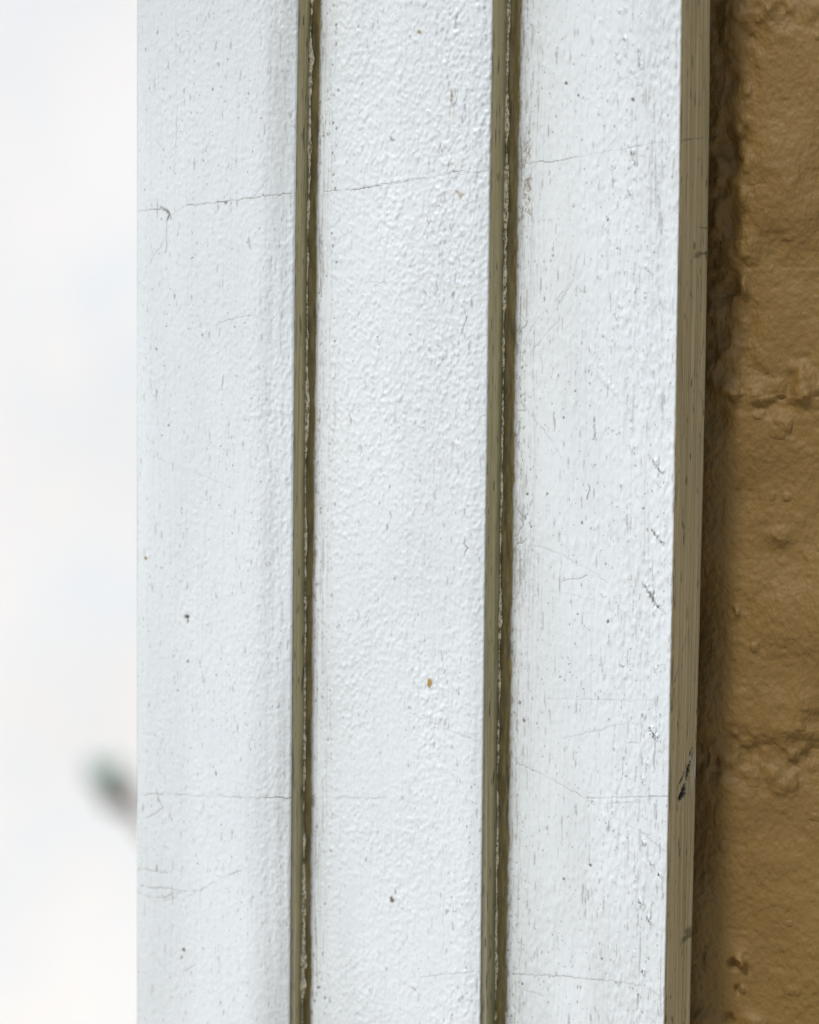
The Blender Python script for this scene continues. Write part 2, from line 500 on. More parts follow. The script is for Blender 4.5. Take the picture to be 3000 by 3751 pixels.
def build2(f, n, m, seed):
    z = f.Z
    up = sstep(-0.10, 0.12, z)
    xr = sstep(0.030, 0.004, f.dr)
    f.h -= 0.0008*sstep(0.0055, -0.002, f.dr)**1.4/sstep(0.0055, -0.002, 0.0)**1.4
    f.dirt = np.maximum(f.dirt, 0.4*np.exp(-(f.dr/0.00013)**2))
    amp = (0.000048 + 0.000050*up*(0.4+0.6*xr))*sstep(0.003, 0.009, f.dl) + 0.000008
    st = micro(f, n, m, 200, amp)
    bb = step_shadow(f, n, m, None, [(1181, 0), (1172, 700), (1160, 1400), (1151, 1975), (1147, 2700), (1143, 3751)], Y2, 210)
    streak_lines(f, n, m, bb, 0.0026, 26, 6, 0.5, 0.00009)
    gr_ = f.A - bb[:, None]
    dashes(f, n, m, sstep(0.0055, 0.0005, gr_), 250, 0.9, 0.55, 10, 0.75)
    dashes(f, n, m, 0.8*sstep(0.03, 0.0, f.dr), 260, 1.5, 0.5, 3.5, 0.8)
    tone(f, n, m, 270, 0.10)
    f.grime += 0.16*sstep(0.0055, 0.0, gr_)*sstep(-1.5, 1, noise2(n, m, 50, 4, 271)) + 0.08*sstep(0.004, 0.0, f.dr)  # greyer along both sides
    D = lambda *a, **k: L(f, Y2, *a, **k)
    D([(1185, 703), (1320, 690), (1400, 676), (1500, 660), (1650, 632), (1795, 608)], w=0.00008, dirt=0.6, gaps=0.1, seed=30)
    D([(1310, 694), (1540, 656), (1600, 645), (1795, 622)], dirt=0.55, gaps=0.2, seed=31)
    D([(1500, 700), (1620, 658), (1700, 640)], dirt=0.2, seed=32)
    D([(1680, 770), (1720, 745), (1770, 728)], dirt=0.25, seed=33)
    D([(1250, 1070), (1310, 1042), (1360, 1030), (1420, 1035)], dirt=0.4, seed=34)
    D([(1520, 855), (1620, 815)], dirt=0.2, seed=35)
    D([(1720, 1090), (1790, 1055)], dirt=0.25, seed=36)
    D([(1280, 1642), (1360, 1632), (1500, 1615)], dirt=0.22, seed=37)
    D([(1152, 2924), (1210, 2918), (1300, 2924), (1420, 2922)], dirt=0.6, w=0.00011, gaps=0.2, seed=38)
    D([(1500, 2610), (1620, 2665), (1755, 2720)], dirt=0.3, seed=39)
    D([(1190, 2985), (1230, 3000)], dirt=0.25, seed=40)
    D([(1540, 3580), (1640, 3568), (1755, 3558)], dirt=0.3, seed=41)
    D([(1465, 3590), (1500, 3612), (1520, 3625)], dirt=0.6, w=0.00018, seed=42)
    D([(1160, 1720), (1180, 1790), (1230, 1820)], dirt=0.35, seed=43)
    D([(1350, 2150), (1430, 2300), (1560, 2420)], dirt=0.12, seed=44)
    # fissures in the pebbled paint, upper right
    r = random.Random(5)
    for k in range(70):
        u = r.gauss(1650, 45) if k < 48 else r.gauss(1370, 40)
        v = r.uniform(0, 1300) if k < 48 else r.uniform(0, 2300)
        ln = r.uniform(15, 60)
        D([(u, v), (u+r.uniform(-8, 3), v+ln)], dirt=r.uniform(0.12, 0.42), w=0.00010, depth=0.00022, wob=0.0002, seed=50+k)
    for (u, v) in ((1700, 1160), (1665, 350), (1660, 380), (1430, 1900), (1280, 1540), (1700, 2010)):
        D([(u, v-25), (u+5, v), (u-2, v+30)], dirt=0.6, w=0.00011, depth=0.0002, wob=0.0002, seed=u)
    B_ = lambda *a, **k: B(f, Y2, *a, **k)
    B_(1535, 118, 7, 8, dirt=0.6, gold=0.5)
    B_(1684, 712, 14, 12, dirt=0.3, gold=0.35, rag=0.8)
    B_(1653, 355, 5, 30, dirt=0.6, gold=0.3)
    B_(1645, 415, 5, 22, gold=0.25)
    B_(1571, 2500, 8, 22, dirt=0.25, gold=0.95, dh=0.0003)
    B_(1437, 3296, 8, 14, dirt=0.9); B_(1450, 3270, 3, 8, dirt=0.6)
    B_(1437, 510, 9, 9, dirt=0.5, rag=0.8)
    B_(1192, 3310, 4, 5, dirt=0.7); B_(1210, 3668, 5, 5, dirt=0.6); B_(1168, 3617, 7, 7, dirt=0.8)
    B_(1245, 2290, 3, 6, dirt=0.6); B_(1420, 1930, 4, 15, dirt=0.5); B_(1160, 2140, 4, 6, dirt=0.7)
    for v in (90, 330, 450, 470, 560, 640, 690, 855, 900, 960, 1250):
        B_(1225+(v % 37)*0.6-v*0.012, v, 4, 6, dirt=0.75)
    specks(f, 260, float(bb.mean())+0.0003, float(bb.mean())+0.005, 6, d=0.75)
    specks(f, 330, float(bb.mean()), float(E2.mean()), 7, d=0.5)

def build3(f, n, m, seed):
    z = f.Z
    amp = 0.000044 + 0.000034*sstep(0.022, 0.008, f.dr) + 0*z
    f.dirt = np.maximum(f.dirt, 0.5*np.exp(-(f.dr/0.00013)**2))
    st = micro(f, n, m, 300, amp, 3.0)
    f.h += noise2(n, m, 25, 1.1, 333)*0.000020
    bb = step_shadow(f, n, m, None, [(1908, 0), (1893, 700), (1888, 1400), (1876, 1975), (1866, 2700), (1851, 3751)], Y3, 310)
    streak_lines(f, n, m, bb, 0.0028, 30, 8, 0.5, 0.00009)
    gr_ = f.A - bb[:, None]
    dashes(f, n, m, sstep(0.0060, 0.0005, gr_), 350, 0.9, 0.55, 10, 0.75)
    dashes(f, n, m, 0.9, 360, 1.5, 0.45, 6, 0.75)
    dashes(f, n, m, sstep(0.016, 0.004, f.dr), 365, 1.6, 0.45, 12, 0.8)
    tone(f, n, m, 370, 0.11)
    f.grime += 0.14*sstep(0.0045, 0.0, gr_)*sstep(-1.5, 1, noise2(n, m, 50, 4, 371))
    streak_lines(f, n, m, E3-0.0068, 0.0016, 8, 9, 0.3)
    D = lambda *a, **k: L(f, Y3, *a, **k)
    D([(1925, 597), (2020, 592), (2200, 558), (2300, 542), (2400, 524), (2490, 515)], dirt=0.7, gaps=0.08, w=0.00009, seed=100)
    D([(2212, 555), (2260, 500), (2340, 410), (2370, 390)], dirt=0.45, seed=101)
    D([(2260, 300), (2400, 235), (2488, 185)], dirt=0.22, seed=102)
    D([(2380, 160), (2490, 190)], dirt=0.12, seed=103)
    D([(1930, 1310), (1990, 1230), (2060, 1160), (2100, 1120)], dirt=0.35, seed=104)
    D([(1905, 1270), (1960, 1180), (2050, 1080), (2120, 1000)], dirt=0.35, seed=105)
    D([(2000, 1190), (2060, 1090), (2095, 1030), (2115, 940)], dirt=0.35, seed=106)
    D([(1900, 1150), (1930, 1180), (1905, 1215)], dirt=0.6, seed=107)
    D([(1905, 1470), (1940, 1520), (1990, 1575), (2035, 1640), (2055, 1680)], dirt=0.5, seed=108)
    D([(1890, 1505), (1935, 1500), (1960, 1530)], dirt=0.5, seed=109)
    D([(2080, 1780), (2040, 1640), (2000, 1560)], dirt=0.2, seed=110)
    D([(1950, 1830), (1925, 1890), (1900, 1950), (1885, 1985)], dirt=0.55, seed=111)
    D([(1895, 1860), (1915, 1890), (1925, 1900)], dirt=0.7, w=0.00016, seed=112)
    D([(1890, 1995), (1920, 1982)], dirt=0.6, seed=113)
    D([(1930, 2000), (1990, 2006), (2060, 2035), (2170, 2095), (2250, 2160)], dirt=0.3, seed=114)
    D([(2060, 2128), (2130, 2115), (2170, 2095)], dirt=0.5, gaps=0.5, seed=115)
    D([(1890, 2175), (2000, 2165), (2100, 2180), (2200, 2210)], dirt=0.25, seed=116)
    D([(2000, 2560), (2200, 2562), (2320, 2566), (2440, 2562)], dirt=0.3, seed=117)
    D([(2060, 2705), (2200, 2670), (2300, 2645), (2430, 2565)], dirt=0.3, seed=118)
    D([(2300, 2722), (2400, 2718), (2445, 2735)], dirt=0.35, seed=119)
    D([(1885, 2790), (2000, 2842), (2135, 2922), (2250, 2995), (2340, 3045), (2435, 3120)], dirt=0.55, w=0.00008, gaps=0.1, seed=120)
    D([(2138, 2922), (2300, 2920), (2440, 2915)], dirt=0.5, gaps=0.2, seed=121)
    D([(2145, 2925), (2200, 2945), (2340, 2940), (2385, 2925)], dirt=0.3, seed=122)
    D([(2340, 3040), (2370, 3060), (2385, 3052)], dirt=0.4, seed=123)
    D([(2155, 3000), (2158, 3060), (2155, 3170)], dirt=0.4, seed=124)
    D([(1905, 3570), (2080, 3578), (2250, 3595), (2360, 3612), (2420, 3650)], dirt=0.45, seed=125)
    D([(1890, 3615), (1990, 3650)], dirt=0.3, seed=126)
    D([(1880, 3210), (1960, 3250), (2020, 3300)], dirt=0.2, seed=127)
    D([(1875, 3568), (1912, 3570)], dirt=0.8, seed=128)
    D([(2225, 3720), (2230, 3750)], dirt=0.8, w=0.00018, seed=129)
    D([(2160, 2560), (2400, 2660)], dirt=0.12, seed=130)
    D([(2170, 3520), (2230, 3580)], dirt=0.25, seed=131)
    D([(2250, 3600), (2340, 3700), (2400, 3751)], dirt=0.2, seed=132)
    D([(2175, 1530), (2178, 1625)], dirt=0.7, w=0.0002, depth=0.0002, seed=133)
    D([(2153, 1775), (2156, 1800), (2148, 1828)], dirt=0.75, w=0.00013, seed=134)
    # smeared ridge of paint
    for (a, b_) in zip([(2160, 1270), (2178, 1300), (2186, 1360), (2210, 1395), (2240, 1420)], [(2178, 1300), (2186, 1360), (2210, 1395), (2240, 1420), (2262, 1450)]):
        for k in range(6):
            t = k/6
            B(f, Y3, a[0]+(b_[0]-a[0])*t, a[1]+(b_[1]-a[1])*t, 9, 12, dh=0.00007)
    # blisters and chips along the right part
    def chip(u0, v0, u1, v1, s=1.0):
        n_ = max(1, int(math.hypot(u1-u0, v1-v0)/11))
        for k in range(n_+1):
            t = k/max(1, n_); u = u0+(u1-u0)*t; v = v0+(v1-v0)*t
            j = random.uniform(-2, 2)
            q = random.uniform(0.45, 1.1)
            B(f, Y3, u+j, v, 3.6*s*q, 8*s, dirt=random.uniform(0.25, 0.85), dh=-0.00034*s*q, rag=0.8, seed=k)
            B(f, Y3, u+8*s+j, v-3, 6*s, 10*s, dh=0.00034*s*q, rag=0.6, seed=k+9)
    chip(2390, 1690, 2414, 1728); chip(2388, 1945, 2420, 1990, 1.0); chip(2354, 2140, 2406, 2222, 1.2)
    chip(2350, 2620, 2352, 2628, 0.9); chip(2378, 2672, 2398, 2706, 1.1); chip(2350, 2850, 2356, 2875, 0.8)
    chip(2348, 3080, 2352, 3092, 0.9); chip(2375, 3155, 2382, 3168, 0.7); chip(2338, 3300, 2346, 3325, 1.2)
    chip(2368, 3365, 2378, 3385, 0.9); chip(2349, 3560, 2352, 3570, 0.9); chip(2315, 3490, 2318, 3505, 0.7)
    chip(2270, 2430, 2274, 2440, 0.8); chip(2394, 2450, 2398, 2462, 0.8); chip(2412, 3205, 2414, 3212, 0.8)
    chip(2305, 2125, 2310, 2150, 0.6); chip(2335, 180, 2340, 250, 0.7); chip(2185, 395, 2190, 420, 0.6)
    chip(2310, 560, 2322, 600, 0.8); chip(2300, 700, 2312, 730, 0.7); chip(2330, 830, 2338, 850, 0.6)
    chip(2360, 1075, 2362, 1090, 0.6); chip(2245, 1150, 2250, 1165, 0.6)
    r = random.Random(21)
    for k in range(260):
        v = r.uniform(0, 3751)**1.0*(1 if k % 2 else 0.45); u = r.gauss(2310 if v < 1400 else 2320, 55 if v > 1400 else 70)
        s = r.uniform(0.35, 0.9)
        B(f, Y3, u, v, 8*s, 16*s, dh=0.00015*s, rag=0.6, seed=k)
        if r.random() < 0.6: B(f, Y3, u-8*s, v+6, 3*s, 9*s, dirt=0.4, dh=-0.0002*s, seed=k+3)
    for (u, v, s) in ((2317, 365, 8), (2072, 305, 7), (2117, 350, 6), (2225, 805, 6), (1917, 2640, 7), (2157, 1405, 4),
                      (2105, 1433, 4), (2063, 1530, 5), (2130, 1915, 6), (2355, 1862, 5), (1930, 1810, 6), (1945, 1930, 5),
                      (2085, 2287, 4), (2115, 2250, 4), (2225, 2277, 7), (2063, 3220, 6), (2160, 3170, 7), (1912, 3604, 5), (1870, 3722, 5),
                      (2203, 3512, 5), (2218, 3015, 4), (2260, 910, 5)):
        B(f, Y3, u, v, s*0.75, s, dirt=0.9, dh=-0.0001)
    # crazed grime beside the groove
    for k in range(60):
        v = r.uniform(500, 800); u = 1905 + r.random()*36
        B(f, Y3, u, v, r.uniform(2, 5), r.uniform(4, 12), dirt=r.uniform(0.3, 0.75), rag=0.9, gold=0.15)
    for k in range(70):
        v = r.uniform(1150, 2200); u = 1886 + abs(r.gauss(0, 25))
        B(f, Y3, u, v, r.uniform(2, 4), r.uniform(3, 9), dirt=r.uniform(0.3, 0.6), rag=0.9)
    for k in range(60):    # dark weathered streak near the right
        v = r.uniform(600, 1300); u = 2412 + r.gauss(0, 10) - (v-600)*0.012
        B(f, Y3, u, v, r.uniform(2, 4), r.uniform(6, 22), dirt=r.uniform(0.1, 0.35), rag=0.9)
    specks(f, 420, float(bb.mean()), float(E3.mean())-0.0005, 12, d=0.65, rmax=0.00024)
    specks(f, 120, float(bb.mean()), float(bb.mean())+0.003, 13, d=0.75)

trim = empty('corner_board', (0, 0.0, -1.00))
tag(trim, 'white painted timber corner board in three steps with edge shade coloured olive tan beside brown wall', 'trim board')
one = np.ones(NR)
P, f = board('face', XL*one, E1, Y1, 1, None, build1, 0.0004)
o = grid_mesh('front_face', P, M_BOARD, trim, {'dirt': f.dirt, 'tan': f.tan, 'gold': f.gold, 'grime': f.grime})
o['label'] = 'left white step standing furthest forward'
P1e = P[:, -1]
P, f = board('face', E1-0.0012, E2, Y2, 2, None, build2, 0.00022)
o = grid_mesh('front_face', P, M_BOARD, trim, {'dirt': f.dirt, 'tan': f.tan, 'gold': f.gold, 'grime': f.grime})
o['label'] = 'middle white step with coarse pebbled paint'
P2e = P[:, -1]
P, f = board('face', E2-0.0012, E3, Y3, 3, None, build3, 0.00012)
o = grid_mesh('front_face', P, M_BOARD, trim, {'dirt': f.dirt, 'tan': f.tan, 'gold': f.gold, 'grime': f.grime})
o['label'] = 'right white step with cracked and chipped paint'
P3e = P[:, -1]

def side(edgeP, y1, build, seed, dn=0.0003, backx=None):
    """face turned to the right; starts on the front face's last column"""
    ncol = max(12, int((y1-float(edgeP[:, 1].mean()))/dn))
    t = np.linspace(0, 1, ncol)
    Y = edgeP[:, 1][:, None]*(1-t)[None, :] + y1*t[None, :]
    Z = np.repeat(rows[:, None], ncol, 1)
    f = Field(Y, Z)
    f.d0 = Y - Y[:, :1]; f.t = t[None, :]*np.ones_like(Y)
    build(f, NR, ncol, seed)
    f.h *= fine_mask[:, None]
    f.h[:, 0] = 0
    X = edgeP[:, 0][:, None] + f.h
    if backx is not None: X = X + (backx-edgeP[:, 0])[:, None]*t[None, :]
    return np.stack((X, Y, Z), -1), f

def side_common(f, n, m, seed, lump=1.0):
    f.h += noise2(n, m, 110, 1.3, seed)*0.00004
    f.h += noise2(n, m, 8, 2.5, seed+1)*0.00003*lump
    f.dirt = np.maximum(f.dirt, sstep(1.7, 2.8, noise2(n, m, 6, 0.8, seed+2))*0.65*lump**0.5)
    f.dirt = np.maximum(f.dirt, 0.6*np.exp(-((f.d0-0.0006)/0.0004)**2)*sstep(0.3, 1.6, noise2(n, m, 5, 0.8, seed+3)))

def side_groove(low_start, bead):
    def b(f, n, m, seed):
        side_common(f, n, m, seed, 1.5)
        low = sstep(low_start, -0.12, f.Z)
        # undercut, then a bead near the front arris; shade and highlight painted in
        D = f.d0
        f.h -= low*0.00035*np.exp(-((D-0.0006)/0.0004)**2)
        f.dirt = np.maximum(f.dirt, low*0.75*np.exp(-((D-0.0004)/0.00035)**2))
        f.h += low*bead*0.0006*np.exp(-((D-0.0019)/0.0007)**2)
        f.tan = np.maximum(f.tan, low*bead*0.9*np.exp(-((D-0.0017)/0.0006)**2))
        f.gold = np.maximum(f.gold, low*0.8*sstep(0.45, 0.9, f.t))  # shade of the inner corner painted in as darker olive
        f.gold = np.maximum(f.gold, 0.65*sstep(0.55, 1.0, f.t))
        f.dirt = np.maximum(f.dirt, 0.22*sstep(0.75, 1.0, f.t))
        # uneven painted shade and pale flaking towards the caulk
        g = noise2(n, m, 14, 2.2, seed+7)
        f.gold = np.maximum(f.gold, sstep(0.5, 0.95, f.t)*sstep(0.0, 1.2, g)*0.8)
        f.tan = np.maximum(f.tan, sstep(0.55, 0.95, f.t)*sstep(0.9, 1.8, noise2(n, m, 22, 2.5, seed+8))*0.75)
        f.dirt = np.maximum(f.dirt, sstep(0.8, 1.0, f.t)*sstep(0.2, 1.4, noise2(n, m, 9, 1.5, seed+9))*0.7)
        f.dirt = np.maximum(f.dirt, 0.5*np.exp(-((D-0.0009)/0.0004)**2)*sstep(0.9, 2.0, noise2(n, m, 8, 1, seed+10)))
    return b

Ps, f = side(P1e, Y2+0.0003, side_groove(0.01, 0.55), 400)
o = grid_mesh('side_edge', Ps, M_EDGE, trim, {'dirt': f.dirt, 'tan': f.tan, 'gold': f.gold})
o['label'] = 'narrow edge, shade painted olive, between the left and middle steps'
Ps, f = side(P2e, Y3+0.0003, side_groove(-0.02, 1.0), 420)
o = grid_mesh('side_edge', Ps, M_EDGE, trim, {'dirt': f.dirt, 'tan': f.tan, 'gold': f.gold})
o['label'] = 'narrow edge, shade painted olive, between the middle and right steps'

def side3(f, n, m, seed):
    side_common(f, n, m, seed, 0.4)
    XE = float(E3.mean())
    def S(u, v):
        z_ = px(2500, v, Y3)[1]
        xa_ = float(np.interp(z_, rows, E3)); k = (float(np.interp(z_, rows, E4))-xa_)/(YB-Y3)
        d = FWD + RIGHT*((u-W/2)/FPX) - UP*((v-H/2)/FPX)
        t = (xa_ + k*(CAM.y-Y3) - CAM.x)/(d.x-k*d.y)
        p = CAM + d*t
        return p.y, p.z
    # black gouge
    def gouge(pts, w, depth=0.0004, d=1.0):
        for (a, b_) in zip(pts[:-1], pts[1:]):
            k_ = max(2, int(abs(b_[1]-a[1])/5))
            for k in range(k_+1):
                t = k/k_
                u = a[0]+(b_[0]-a[0])*t; v = a[1]+(b_[1]-a[1])*t
                y, z = S(u, v)
                ww = a[2]+(b_[2]-a[2])*t
                f.blob(y, z, ww*1.75e-4, 7*6e-5, dirt=d, dh=-depth*0.6, rag=0.22, seed=k)
    gouge([(2539, 2755, 2), (2532, 2780, 5.5), (2523, 2815, 6), (2517, 2838, 4.5), (2512, 2850, 1.5)], 1)
    gouge([(2508, 2868, 1.5), (2505, 2885, 6.0), (2502, 2905, 9), (2495, 2918, 7), (2488, 2930, 1.5)], 1)
    gouge([(2533, 2740, 0.8), (2524, 2765, 1.0)], 1, 0.0002)
    gouge([(2502, 2838, 0.8), (2490, 2866, 1.2)], 1, 0.0002)
    gouge([(2508, 2815, 1.2), (2508, 2830, 1.5)], 1, 0.0002, 0.7)
    for (u0, v0, u1, v1) in ((2512, 2800, 2500, 2845), (2490, 2866, 2478, 2885), (2484, 2875, 2478, 2925), (2512, 2857, 2540, 2845),
                             (2498, 513, 2575, 505), (2560, 832, 2590, 838), (2512, 1560, 2520, 1530), (2468, 2520, 2466, 2560), (2465, 2560, 2460, 2600),
                             (2482, 2440, 2470, 2500), (2500, 2380, 2512, 2330)):
        f.line([S(u0, v0), S((u0+u1)/2+1, (v0+v1)/2), S(u1, v1)], w=0.00012, dirt=0.7, depth=0.00006, wob=0.00006, seed=u0)
    # knocked back corner around the gouge, caught light painted in lighter
    y0, z0 = S(2545, 2800)
    for (u, v, ru, rv) in ((2545, 2790, 0.0030, 0.0045), (2540, 2830, 0.0030, 0.0040), (2533, 2870, 0.0030, 0.003)):
        y, z = S(u, v); f.blob(y, z, ru*0.55, rv, dh=-0.00022, tan=0.3, rag=0.2)
    # darker green along the back edge
    g = noise2(n, m, 35, 3, seed+20)
    f.gold = np.maximum(f.gold, sstep(0.90, 1.0, f.t)*(0.35+0.4*sstep(-0.3, 1.2, g)))
    y, z = S(2520, 3425); f.blob(y, z, 0.004, 0.0010, dirt=0.35, gold=0.5, rag=0.9)
    y, z = S(2565, 930); f.blob(y, z, 0.003, 0.0006, dirt=0.35, gold=0.4, rag=0.9)
    f.h += -0.0006*sstep(0.94, 1.0, f.t)**2
    f.dirt = np.maximum(f.dirt, 0.55*np.exp(-((f.d0-0.0007)/0.0004)**2)*sstep(0.3, 1.5, noise2(n, m, 10, 1, seed+21)))
Ps, f = side(P3e, YB, side3, 440, 0.00015, E4)
o = grid_mesh('side_edge', Ps, M_OUTER, trim, {'dirt': f.dirt, 'tan': f.tan, 'gold': f.gold})
o['label'] = 'wide right edge, shade painted olive, with a black gouge low down'
P3s = Ps[:, -1]

# core of the board: left side and back, closing the profile
core_v, core_f = [], []
idx = list(range(0, NR, 60)) + [NR-1]
for k, i in enumerate(idx):
    z = rows[i]
    e1, e2, e3 = E1[i], E2[i], E3[i]
    core_v += [(XL+0.0001, Y1+0.0006, z), (e1-0.0105, Y1+0.0012, z), (e1-0.0016, Y1+0.0036, z), (e1-0.0016, Y2+0.0012, z), (e2-0.0016, Y2+0.0018, z),
               (e2-0.0016, Y3+0.0012, z), (e3-0.0016, Y3+0.0012, z), (E4[i]-0.0004, YB, z), (XL+0.0001, YB, z)]
    if k:
        a = (k-1)*9; b = k*9
        for q in range(9):
            q2 = (q+1) % 9
            core_f.append((a+q, b+q, b+q2, a+q2))
core_f.append(tuple(range(9))); core_f.append(tuple(range(len(idx)*9-1, len(idx)*9-10, -1)))
m_core, t_, b_ = new_mat('bare_timber')
c_ = mixc(t_, ramp(t_, noise_tex(t_, 300, (1, 1, 0.05), 4), 0.3, 0.7), (0.62, 0.63, 0.61), (0.70, 0.72, 0.71))
t_.links.new(c_, b_.inputs['Base Color'])
raw_mesh('timber_core', core_v, core_f, m_core, trim)
# furring behind it that carries the trim off the wall
m = [(-1, 0), (1, 0), (1, 1), (-1, 1)]
xa, xb = XL+0.012, float(E3.mean())-0.020
v = [(x, y, z) for z in (-1.0, 0.6) for (x, y) in ((xa, YB+0.0002), (xb, YB+0.0002), (xb, YW+0.001), (xa, YW+0.001))]
raw_mesh('furring_strip', v, [(0, 1, 2, 3), (7, 6, 5, 4), (0, 4, 5, 1), (1, 5, 6, 2), (2, 6, 7, 3), (3, 7, 4, 0)], m_core, trim)

# caulk: a cracked thin bead in each inner corner
def caulk(edgeP, y, seed, r0, grow):
    ns = 7
    n = IF1-IF0
    sel = np.arange(IF0, IF1, 2)
    zz = rows[sel]
    rad = r0*(1 + 0.33*noise2(len(sel), 2, 6, 0.01, seed)[:, 0] + 0.25*noise2(len(sel), 2, 1.6, 0.01, seed+1)[:, 0])
    brk = noise2(len(sel), 2, 5, 0.01, seed+2)[:, 0]
    rad = np.maximum(rad, r0*0.15)*np.where(brk > 1.3, 0.35, 1.0)*(1+0.3*noise2(len(sel), 2, 45, 0.01, seed+6)[:, 0].clip(-1.5, 1.5))
    rad *= 1 + grow*sstep(0.0, -0.11, zz)
    cx = edgeP[sel, 0] + noise2(len(sel), 2, 5, 0.01, seed+3)[:, 0]*0.00007 + 0.00005
    th = np.linspace(0, 2*np.pi, ns)
    X = cx[:, None] + rad[:, None]*np.cos(th)[None, :]
    Y = y - 0.00002 - rad[:, None]*np.sin(th)[None, :]*1.15
    Z = np.repeat(zz[:, None], ns, 1) + noise2(len(sel), ns, 2, 0.5, seed+4)*0.00003
    return np.stack((X, Y, Z), -1)
o = grid_mesh('caulk_bead', caulk(P1e, Y2, 500, 0.00033, 0.6), M_CAULK, trim, flip=True)
o = grid_mesh('caulk_bead', caulk(P2e, Y3, 520, 0.00037, 0.6), M_CAULK, trim, flip=True)

# ------------------------------------------------------------------ painted brick wall behind
wall = empty('brick_wall', (0.1, YW, -1.00))
tag(wall, 'tan brown painted brick wall with lumpy joints in shade right of the white board', 'wall')
def vnoise(x, z, cell, seed):
    """smooth value noise on arbitrary points"""
    r = np.random.default_rng(seed).standard_normal((257, 257))
    u = x/cell+500; w = z/cell+500
    i = np.floor(u).astype(int); j = np.floor(w).astype(int)
    fu, fw = u-i, w-j
    fu = fu*fu*fu*(fu*(fu*6-15)+10); fw = fw*fw*fw*(fw*(fw*6-15)+10)
    i %= 256; j %= 256
    return (r[i, j]*(1-fu)*(1-fw)+r[i+1, j]*fu*(1-fw)+r[i, j+1]*(1-fu)*fw+r[i+1, j+1]*fu*fw)

WX = lambda u, v: px(u, v, YW)
_, zj1 = WX(2800, 1425)
_, zj2 = WX(2800, 2800)
pitch_z = zj1-zj2
xj, _ = WX(2672, 700)
xe = WX(3000, 1875)[0]
print('wall course', pitch_z, 'joint x', xj, 'right', xe)
lumps = []      # (u, v, rx px, rz px, height mm)
for q in ((2675, 540, 34, 75, -2.2), (2650, 470, 25, 40, -1.0), (2625, 560, 22, 70, 0.9), (2725, 590, 30, 35, 0.7), (2660, 300, 40, 35, -1.0), (2620, 60, 30, 60, -0.8),
          (2690, 110, 40, 60, 0.7), (2670, 780, 30, 80, -1.5), (2722, 720, 22, 40, 1.0), (2610, 830, 30, 60, 0.7), (2725, 920, 30, 50, 0.8),
          (2672, 1055, 42, 45, -1.9), (2722, 1050, 20, 35, 1.5), (2620, 1130, 30, 40, 0.6), (2660, 1420, 40, 28, 1.8), (2700, 1445, 25, 22, 1.3), (2765, 1445, 34, 30, 1.5),
          (2950, 1440, 55, 50, 2.2), (2885, 1410, 26, 60, -0.8), (2620, 1540, 45, 60, -1.0), (2810, 1500, 60, 25, -0.5), (2700, 1820, 60, 80, -0.5), (2850, 1960, 35, 28, 0.8),
          (2700, 2245, 14, 16, 1.0), (2688, 2245, 9, 12, -0.8), (2618, 2795, 12, 22, -1.6), (2780, 2745, 70, 40, -0.6), (2860, 2640, 45, 45, 0.9), (2960, 2600, 50, 70, 0.8), (2650, 2860, 50, 40, 0.7),
          (2860, 2860, 60, 40, 0.6), (2950, 2780, 40, 45, -0.7), (2680, 3535, 16, 14, -1.5), (2705, 3530, 14, 13, 1.4), (2695, 3630, 10, 10, -0.9), (2706, 3630, 9, 9, 0.8),
          (2570, 3740, 40, 25, 1.2), (2660, 3745, 20, 20, -1.5), (2750, 3740, 50, 30, 0.9), (2820, 80, 60, 50, 0.5), (2960, 750, 60, 90, 0.5), (2830, 880, 40, 60, -0.4)):
    x, z = WX(q[0], q[1])
    lumps.append((x, z, q[2]*6.8e-5, q[3]*6.6e-5, q[4]*1e-3))
def wallh(x, z):
    h = 0.0011*vnoise(x, z, 0.024, 1) + 0.0004*vnoise(x, z, 0.011, 2) + 0.00010*vnoise(x, z, 0.0045, 3) + 0.00005*vnoise(x, z, 0.0020, 4) + 0.00005*vnoise(x, z, 0.0010, 5)
    for (lx, lz, rx, rz, a) in lumps:
        wx = vnoise(x, z, 0.004, 8)*0.35
        d = np.hypot((x-lx)/rx, (z-lz)/rz) + wx
        h = h + 1.25*a*np.exp(-np.maximum(d, 0)**2.2)
    return h

BW, JT = 0.217, 0.006
def axis(a, b, lo, hi, fine, coarse):
    p = [a]
    while p[-1] < b-1e-9:
        c = p[-1]
        st = fine if lo <= c <= hi else coarse
        p.append(min(b, c+st))
    return np.array(p)
xlo = WX(2480, 1875)[0]; xhi = xe+0.003
def patch(name, x0, x1, z0, z1, mat, parent, brick=True):
    xs = axis(x0, x1, xlo-0.001, xhi, 0.0003, 0.008); zs = axis(z0, z1, -0.150, 0.150, 0.0003, 0.008)
    if (x1 < xlo or x0 > xhi or z1 < -0.15 or z0 > 0.15):
        xs = np.array([x0, x0+0.002, x1-0.002, x1]); zs = np.array([z0, z0+0.002, z1-0.002, z1])
    X, Z = np.meshgrid(xs, zs)
    h = wallh(X, Z)
    base = h - 0.0006 + 0.0003*vnoise(X, Z, 0.005, 40) + 0.0003*vnoise(X, Z, 0.0022, 41)
    if brick:
        e = np.minimum(np.minimum(X-x0, x1-X), np.minimum(Z-z0, z1-Z))
        ed = e + 0.0008*vnoise(X, Z, 0.006, 30)
        w = sstep(-0.0012, 0.0055, ed)
        h = (base-0.00025)*(1-w) + h*w
        h = np.where(e <= 1e-7, -0.010, h)
    else:
        h = base
    return grid_mesh(name, np.stack((X, YW-h, Z), -1), mat, parent)
k0 = int(math.floor((-0.95-zj2)/pitch_z)); k1 = int(math.ceil((0.50-zj2)/pitch_z))
